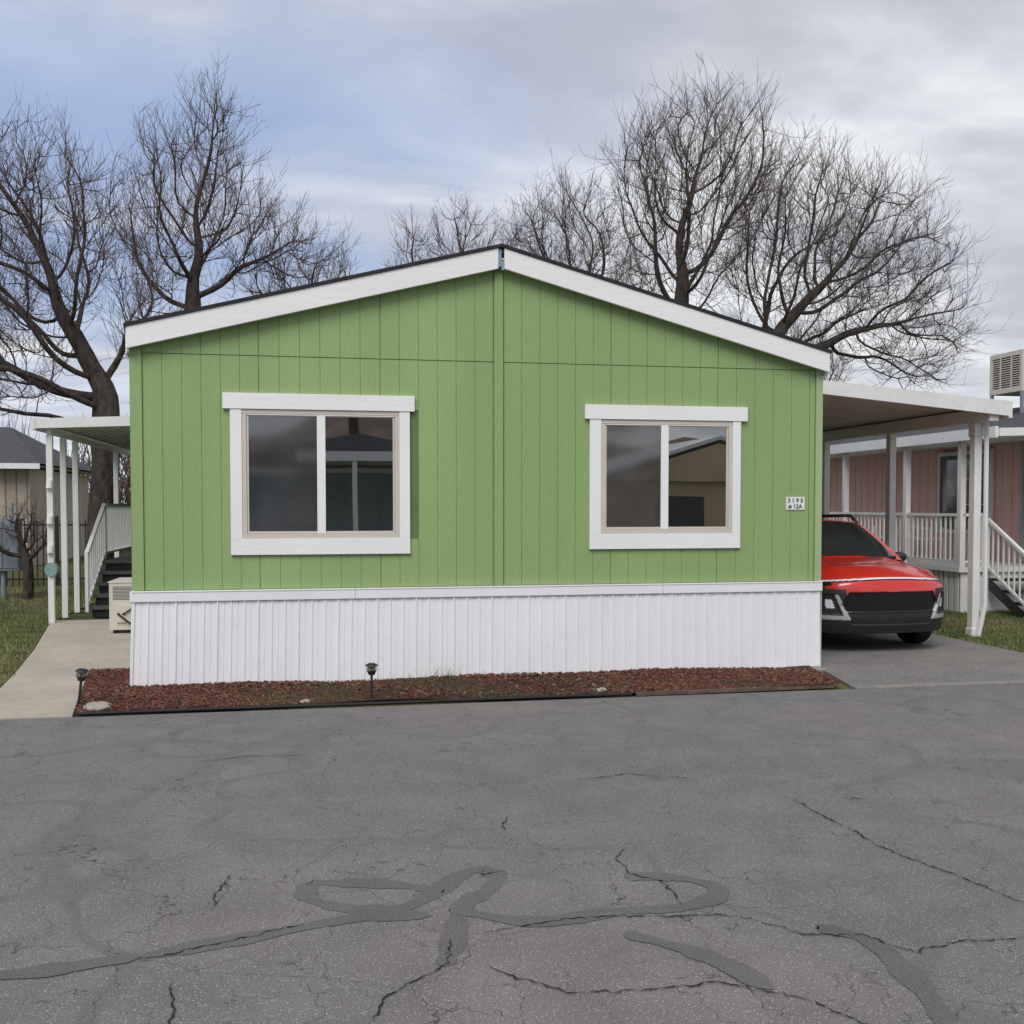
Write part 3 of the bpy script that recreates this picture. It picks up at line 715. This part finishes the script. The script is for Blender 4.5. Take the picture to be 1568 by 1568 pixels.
def wheel(x,y):
    b=B(); r=.345; w=.115
    prf=[(-w,.22),(-w,.30),(-w*.92,.328),(-w*.7,r),(w*.7,r),(w*.92,.328),(w,.30),(w,.22)]
    n_=len(prf)
    b.grid(lambda u,v:(lambda i,f:(prf[i][0]*(1-f)+prf[i+1][0]*f,(prf[i][1]*(1-f)+prf[i+1][1]*f)*math.cos(2*math.pi*u),(prf[i][1]*(1-f)+prf[i+1][1]*f)*math.sin(2*math.pi*u)))(min(int(v*(n_-1)),n_-2),v*(n_-1)-min(int(v*(n_-1)),n_-2)),40,(n_-1),0)
    s=1 if x>0 else -1
    for i in range(5):
        a=2*math.pi*i/5; b.beam((s*.09,0,0),(s*.095,.22*math.cos(a),.22*math.sin(a)),.03,.07,1)
    b.tube((-.1,0,0),(.1,0,0),.05,1,12); b.tube((-.02,0,0),(.02,0,0),.22,2,24)
    b.build("wheel",[m_rub,m_silver,m_dark],Car,smooth=False,loc=(x,y,.345))
for x in (-.80,.80):
    for y in (.86,3.52): wheel(x,y)
b=B(); b.box(-.66,.66,.4,4.2,.20,.40); b.build("underbody",m_rub,Car)

# ------------------------------------------------------------------ trees
def tubes(P,Rd,k):
    Bn,N,_=P.shape
    T=np.gradient(P,axis=1); T/=np.linalg.norm(T,axis=2,keepdims=True)+1e-9
    D=P[:,-1]-P[:,0]; D/=np.linalg.norm(D,axis=1,keepdims=True)+1e-9
    ref=np.where(np.abs(D[:,2:3])<.8,np.array([[0,0,1.]]),np.array([[1.,0,0]]))[:,None,:]
    u=np.cross(T,np.broadcast_to(ref,T.shape)); u/=np.linalg.norm(u,axis=2,keepdims=True)+1e-9; v=np.cross(T,u)
    a=np.arange(k)*2*math.pi/k
    V=P[:,:,None,:]+Rd[:,:,None,None]*(u[:,:,None,:]*np.cos(a)[None,None,:,None]+v[:,:,None,:]*np.sin(a)[None,None,:,None])
    idx=np.arange(Bn*N*k).reshape(Bn,N,k); n=np.roll(idx,-1,axis=2)
    F=np.stack([idx[:,:-1],n[:,:-1],n[:,1:],idx[:,1:]],-1).reshape(-1,4)
    return V.reshape(-1,3),F
def norm(a): return a/(np.linalg.norm(a,axis=-1,keepdims=True)+1e-9)
def tree(name,base,fork,ells,n,Rt,seed,D=.27,twl=(.45,1.15),rleaf=.012,twr=.0072,ntw=3,kill=.42,nlm=7,R=2.6):
    r=np.random.default_rng(seed); base=np.array(base,float); fork=np.array(fork,float)
    A=[]; vol=np.array([e[3]*e[4]*e[5] for e in ells]); vol=vol/vol.sum()
    for e,f in zip(ells,vol):
        k=int(n*f); q=norm(r.normal(size=(k,3)))*(r.random((k,1))**(.40)); A.append(np.array(e[:3])+q*np.array(e[3:]))
    A=np.concatenate(A); A=A[A[:,2]>base[2]+(1.5 if Rt>.15 else .4)]
    L=np.linalg.norm(fork-base); m=max(3,int(L/D)); t=np.linspace(0,1,m)[:,None]
    nodes=base+(fork-base)*t; nodes[1:-1,:2]+=np.cumsum(r.normal(0,.05,(m-2,2)),0)*np.linspace(1,0,m-2)[:,None]
    nodes=list(nodes); par=[-1]+list(range(m-1))
    X=np.array(nodes); d=np.linalg.norm(A[:,None]-X[None],axis=2); ni=d.argmin(1); nd=d.min(1)
    nchild={}
    for it in range(150):
        if len(A)==0: break
        act=nd<R
        if not act.any(): act=nd<=nd.min()+1.0
        un,inv=np.unique(ni[act],return_inverse=True)
        dirs=norm(A[act]-np.array(nodes)[ni[act]]); S=np.zeros((len(un),3)); np.add.at(S,inv,dirs)
        S=norm(S)+r.normal(0,.26,S.shape)+np.array([0,0,.08]); S=norm(S)
        newp=np.array(nodes)[un]+S*D
        ok=[]
        for j,u in enumerate(un):
            c=nchild.setdefault(u,[])
            if len(c)<4 and all(np.linalg.norm(newp[j]-q)>D*.35 for q in c): c.append(newp[j]); ok.append(j)
        if not ok:
            kk=r.random(len(A))>.3; A=A[kk]; ni=ni[kk]; nd=nd[kk]; continue
        o=len(nodes)
        for j in ok: nodes.append(newp[j]); par.append(int(un[j]))
        NP=newp[ok]; d=np.linalg.norm(A[:,None]-NP[None],axis=2); mi=d.argmin(1); md=d.min(1)
        bt=md<nd; ni=np.where(bt,mi+o,ni); nd=np.where(bt,md,nd)
        keep=nd>kill; A=A[keep]; ni=ni[keep]; nd=nd[keep]
    X=np.array(nodes); par=np.array(par); N=len(X)
    ch=[[] for _ in range(N)]
    for i in range(1,N): ch[par[i]].append(i)
    nl=np.zeros(N)
    for i in range(N-1,-1,-1):
        if not ch[i]: nl[i]=1
        if par[i]>=0: nl[par[i]]+=nl[i]
    p=math.log(Rt/rleaf)/math.log(max(nl[0],2)); rad=rleaf*nl**p
    for _ in range(2):
        Y=X.copy()
        for i in range(1,N):
            if ch[i]:
                c=max(ch[i],key=lambda q:nl[q]); Y[i]=.56*X[i]+.22*X[par[i]]+.22*X[c]
        X=Y
    Vs=[];Fs=[];Ms=[];off=0
    groups={}
    stack=[(0,-1)]
    while stack:
        s,pa=stack.pop(); path=[pa] if pa>=0 else []; cur=s
        while True:
            path.append(cur)
            if not ch[cur]: break
            c=sorted(ch[cur],key=lambda q:-nl[q])
            for q in c[1:]: stack.append((q,cur))
            cur=c[0]
        rr=rad[path].copy()
        if pa>=0: rr[0]=min(rr[0],rr[1]*1.15)
        if pa<0: rr[0]*=1.5; rr[1]*=1.15
        groups.setdefault((len(path),rr.max()>.06),[]).append((X[path],rr))
    for (ln,big),lst in groups.items():
        if ln<2: continue
        V,F=tubes(np.array([q[0] for q in lst]),np.array([q[1] for q in lst]),9 if big else 5)
        Vs.append(V);Fs.append(F+off);Ms.append(np.full(len(F),0));off+=len(V)
    th=np.where(nl<=nlm)[0]; th=th[par[th]>=0]; th=np.repeat(th,ntw)
    pd=norm(X[th]-X[par[th]]); K=len(th)
    d0=norm(pd*.75+norm(r.normal(size=(K,3)))*.72+np.array([0,0,.42])); ln=r.uniform(twl[0],twl[1],K)[:,None]
    P0=X[th]; bend=norm(d0+np.array([0,0,.35])+r.normal(0,.25,(K,3)))
    P1=P0+d0*ln*.35; P2=P1+norm(d0+bend+r.normal(0,.15,(K,3)))*ln*.35; P3=P2+bend*ln*.4
    P=np.stack([P0,P1,P2,P3],1); Rr=np.array([1.0,.8,.6,.35])[None]*twr*r.uniform(.8,1.3,(K,1))
    V,F=tubes(P,Rr,3); Vs.append(V);Fs.append(F+off);Ms.append(np.full(len(F),1));off+=len(V)
    idx=np.repeat(np.arange(K),3); t=r.uniform(.15,.95,len(idx))*3; i0=np.minimum(t.astype(int),2); f=(t-i0)[:,None]
    Q0=P[idx,i0]*(1-f)+P[idx,i0+1]*f; dd=norm(P[idx,i0+1]-P[idx,i0]); K2=len(idx)
    d1=norm(dd*.8+norm(r.normal(size=(K2,3)))*.75+np.array([0,0,.25])); l2=(ln[idx]*r.uniform(.25,.6,(K2,1)))
    Q1=Q0+d1*l2*.5; Q2=Q1+norm(d1+np.array([0,0,.25])+r.normal(0,.2,(K2,3)))*l2*.5
    V,F=tubes(np.stack([Q0,Q1,Q2],1),np.array([[.62,.5,.3]])*twr*np.ones((K2,1)),3); Vs.append(V);Fs.append(F+off);Ms.append(np.full(len(F),1))
    return npmesh(name,np.concatenate(Vs),np.concatenate(Fs),np.concatenate(Ms),[m_bark,m_twig],smooth=True)

tree("bare_tree",(-2.95,14,0),(-2.9,14,4.6),[(-5.6,14,7.2,2.8,2.4,3.0),(-3.8,14,7.9,1.5,1.8,2.3),(-2.0,14,5.9,.9,1.6,1.2),(-5.3,13.6,4.7,2.3,1.6,1.1)],1900,.31,1)
tree("bare_tree",(-1.45,17,0),(-1.35,17,6.4),[(-1.5,17,9.4,1.5,1.7,2.0),(-.7,17,10.9,.8,1.2,1.7),(-.3,17,8.8,1.3,1.5,1.6),(1.0,17,8.5,1.0,1.0,1.0),(-2.3,17,8.4,.9,1.2,1.7)],1300,.22,2)
tree("bare_tree",(1.7,20,0),(1.7,20,5.0),[(1.5,20,7.8,1.9,1.5,1.5),(2.4,20,7.9,.5,.8,1.4)],520,.14,3)
tree("bare_tree",(6.9,24,0),(6.9,24,6.0),[(6.6,24,9.3,2.7,2,2.5)],700,.15,4,twl=(.4,.9))
tree("bare_tree",(10.0,22,0),(10.0,22,5.8),[(9.9,22,9.7,2.1,2,2.7),(11.2,22,8.8,1.7,1.6,2.4)],900,.18,5)
tree("bare_tree",(10.95,14,0),(10.95,14,5.4),[(11.0,14,9.2,1.8,1.9,2.7),(11.9,14,10.7,1.1,1.3,1.8),(9.9,14,9.9,.8,1.2,1.7),(12.8,14,10.0,.8,1.1,1.7)],1800,.23,6)
tree("bare_tree",(13.0,14.6,0),(13.2,14.6,4.9),[(14.6,14.6,8.6,2.2,2.1,2.6),(16.3,14.6,8.0,2.1,1.9,2.7),(17.7,14.6,6.4,1.5,1.6,1.7),(13.6,14.6,7.2,1.2,1.6,1.7)],2200,.26,7)
tree("bare_tree",(19.5,26,0),(19.5,26,3.5),[(19.8,26,6.6,2.2,2.0,2.0)],500,.14,8)
tree("pruned_shrub",(-3.80,10.67,0),(-3.75,10.67,.6),[(-3.7,10.67,1.35,.6,.5,.55),(-4.2,10.67,1.1,.4,.4,.4)],120,.10,9,D=.08,twl=(.2,.45),rleaf=.012,twr=.004,ntw=1,kill=.12)
n=5200
x=rng.uniform(-24,-3.5,n); y=rng.uniform(31,36,n); hgt=4.2+1.3*np.sin(x*.9)+.8*np.sin(x*2.3)+rng.uniform(-1.2,1.2,n)
z0=rng.uniform(0,1,n)*hgt*.75; d=norm(np.stack([rng.normal(0,.35,n),rng.normal(0,.3,n),np.ones(n)],1)); l=(rng.uniform(.8,2.2,n))[:,None]
P0=np.stack([x,y,z0],1); P=np.stack([P0,P0+d*l*.5+rng.normal(0,.08,(n,3)),P0+d*l],1)
V,F=tubes(P,np.array([[.025,.018,.006]])*np.ones((n,1)),3); npmesh("distant_trees",V,F,np.zeros(len(F)),[m_twig])

# ------------------------------------------------------------------ across the street (seen in the window glass)
O=empty("house_across_street")
b=B(); b.box(-3,9.5,-30,-24.5,0,2.9,0); b.box(1.2,9.8,-24.4,-20.8,3.2,3.5,1); b.box(-3.2,9.7,-30.2,-24.41,2.92,3.1,1)
for x in (2.9,5.5,9.6): b.box(x,x+.14,-20.95,-20.83,0,3.19,1)
b.prism([(-3.3,3.1),(9.8,3.1),(3.2,4.3)],-30.3,-24.42,2); b.box(4,8,-24.49,-24.45,.3,2.4,3)
b.build("walls_and_roof",[mat("teal_gray_siding",(.20,.27,.27),.7),m_whitev,m_shing,m_gray],O)
O2=empty("tan_house")
b=B(); b.box(13,22,-36,-28,0,2.9,0); b.prism([(12.6,2.8),(22.4,2.8),(17.5,4.3)],-36.2,-27.7,0); b.prism([(12.5,2.9),(17.5,4.45),(22.5,2.9),(22.5,3.05),(17.5,4.6),(12.5,3.05)],-36.3,-27.6,1); b.box(15,17,-27.99,-27.95,1,2.2,2)
b.build("walls_and_roof",[m_tan,m_whitev,m_dark],O2)
b=B()
def hz(x): return 30+16*math.sin(x*.013+1)+7*math.sin(x*.041)+3*math.sin(x*.11)
b.grid(lambda u,v:(-600+1200*u,-380-90*v,(0 if v==0 else hz(-600+1200*u)*v)),120,4); b.build("hills",m_hill)
srcs=[o for o in col.objects if o.name.startswith("bare_tree")]
for i,(x,y,k) in enumerate(((3.5,-36,5),(-6,-34,1),(10.5,-34,6),(25,-34,4))):
    src=srcs[k]; o=bpy.data.objects.new("bare_tree",src.data); col.objects.link(o)
    co=src.data.vertices[0].co; o.location=(x-co[0],y-co[1],0)

# ------------------------------------------------------------------ sky & light
sun_el=math.radians(48); sun_az=math.radians(205)
w=bpy.data.worlds.new("World"); scene.world=w; w.use_nodes=True
nt=w.node_tree; N=nt.nodes; L=nt.links; N.clear()
out=N.new("ShaderNodeOutputWorld"); sky=N.new("ShaderNodeTexSky"); sky.sky_type='NISHITA'; sky.sun_disc=False
sky.sun_elevation=sun_el; sky.sun_rotation=sun_az
bg1=N.new("ShaderNodeBackground"); bg1.inputs[1].default_value=.10; L.new(sky.outputs[0],bg1.inputs[0])
tc=N.new("ShaderNodeTexCoord"); sp=N.new("ShaderNodeSeparateXYZ"); L.new(tc.outputs["Generated"],sp.inputs[0])
def M(op,a,b_=None,cl=False):
    x=N.new("ShaderNodeMath"); x.operation=op; x.use_clamp=cl
    for i,v in ((0,a),(1,b_)):
        if v is None: continue
        if hasattr(v,"links"): L.new(v,x.inputs[i])
        else: x.inputs[i].default_value=v
    return x.outputs[0]
zz=M('ADD',M('MAXIMUM',sp.outputs[2],0),.13)
cx=M('DIVIDE',sp.outputs[0],zz); cyy=M('DIVIDE',sp.outputs[1],zz)
cb=N.new("ShaderNodeCombineXYZ"); L.new(cx,cb.inputs[0]); L.new(M('MULTIPLY',cyy,1.6),cb.inputs[1])
def noise(s,d,r=.55,off=0,dist=0):
    mp=N.new("ShaderNodeMapping"); mp.inputs["Location"].default_value=(off,off*.7,0); L.new(cb.outputs[0],mp.inputs[0])
    n=N.new("ShaderNodeTexNoise"); n.noise_dimensions='2D'; n.inputs["Scale"].default_value=s; n.inputs["Detail"].default_value=d; n.inputs["Roughness"].default_value=r; n.inputs["Distortion"].default_value=dist
    L.new(mp.outputs[0],n.inputs["Vector"]); return n.outputs["Fac"]
def ramp(src,els):
    r=N.new("ShaderNodeValToRGB"); e=r.color_ramp.elements
    e[0].position=els[0][0]; e[0].color=els[0][1]+(1,); e[1].position=els[-1][0]; e[1].color=els[-1][1]+(1,)
    for p_,c in els[1:-1]: q=e.new(p_); q.color=c+(1,)
    L.new(src,r.inputs[0]); return r.outputs[0]
cl=noise(1.15,5,.52,3,.25)
cc=ramp(cl,[(.36,(.42,.45,.54)),(.48,(.58,.61,.69)),(.61,(.90,.92,.95))])
hz_=ramp(sp.outputs[2],[(.0,(.86,.87,.87)),(.22,(.78,.80,.83)),(.5,(.56,.59,.65))])
mx=N.new("ShaderNodeMixRGB"); mx.inputs[0].default_value=.34; L.new(cc,mx.inputs[1]); L.new(hz_,mx.inputs[2])
# thin blue breaks toward the left of the view
fb=M('ADD',M('MULTIPLY',M('SUBTRACT',noise(.9,5,.52,17,.3),.5),4.5),.72,True)
sr_=N.new("ShaderNodeMapRange"); sr_.inputs[1].default_value=.34; sr_.inputs[2].default_value=-.02; sr_.inputs[3].default_value=0; sr_.inputs[4].default_value=1; L.new(sp.outputs[0],sr_.inputs[0])
hh=N.new("ShaderNodeMapRange"); hh.inputs[1].default_value=.46; hh.inputs[2].default_value=.34; hh.inputs[3].default_value=.15; hh.inputs[4].default_value=1; L.new(sp.outputs[2],hh.inputs[0])
lo=N.new("ShaderNodeMapRange"); lo.inputs[1].default_value=.08; lo.inputs[2].default_value=.20; lo.inputs[3].default_value=.25; lo.inputs[4].default_value=1; L.new(sp.outputs[2],lo.inputs[0])
mm=M('MULTIPLY',M('MULTIPLY',M('MULTIPLY',fb,sr_.outputs[0]),M('MULTIPLY',hh.outputs[0],.88)),lo.outputs[0])
bg2=N.new("ShaderNodeBackground"); bg2.inputs[1].default_value=1.0; L.new(mx.outputs[0],bg2.inputs[0])
bg3=N.new("ShaderNodeBackground"); bg3.inputs[1].default_value=1.0; bg3.inputs[0].default_value=(.36,.48,.76,1)
ms0=N.new("ShaderNodeMixShader"); ms0.inputs[0].default_value=.85; L.new(bg1.outputs[0],ms0.inputs[1]); L.new(bg3.outputs[0],ms0.inputs[2])
ms=N.new("ShaderNodeMixShader"); L.new(mm,ms.inputs[0]); L.new(bg2.outputs[0],ms.inputs[1]); L.new(ms0.outputs[0],ms.inputs[2])
L.new(ms.outputs[0],out.inputs[0])

sl_=bpy.data.lights.new("sun","SUN"); sl_.energy=2.1; sl_.angle=math.radians(35); sl_.color=(1,.965,.92)
so=bpy.data.objects.new("sun",sl_); col.objects.link(so)
az=sun_az; dvec=Vector((math.sin(az)*math.cos(sun_el),math.cos(az)*math.cos(sun_el),math.sin(sun_el)))
so.rotation_euler=dvec.to_track_quat('Z','Y').to_euler(); so.location=(0,-10,20)

# ------------------------------------------------------------------ camera
cd=bpy.data.cameras.new("camera"); cam=bpy.data.objects.new("camera",cd); col.objects.link(cam)
cam.location=(1.815,-10.777,1.84); cam.rotation_euler=(math.radians(88.0),0,-math.atan2(.187,.982))
cd.lens=36; cd.sensor_width=36; cd.clip_end=4000; cd.shift_y=(math.tan(math.radians(2))*1568-10)/1568
scene.camera=cam
scene.view_settings.view_transform='Standard'; scene.view_settings.look='None'; scene.view_settings.exposure=0
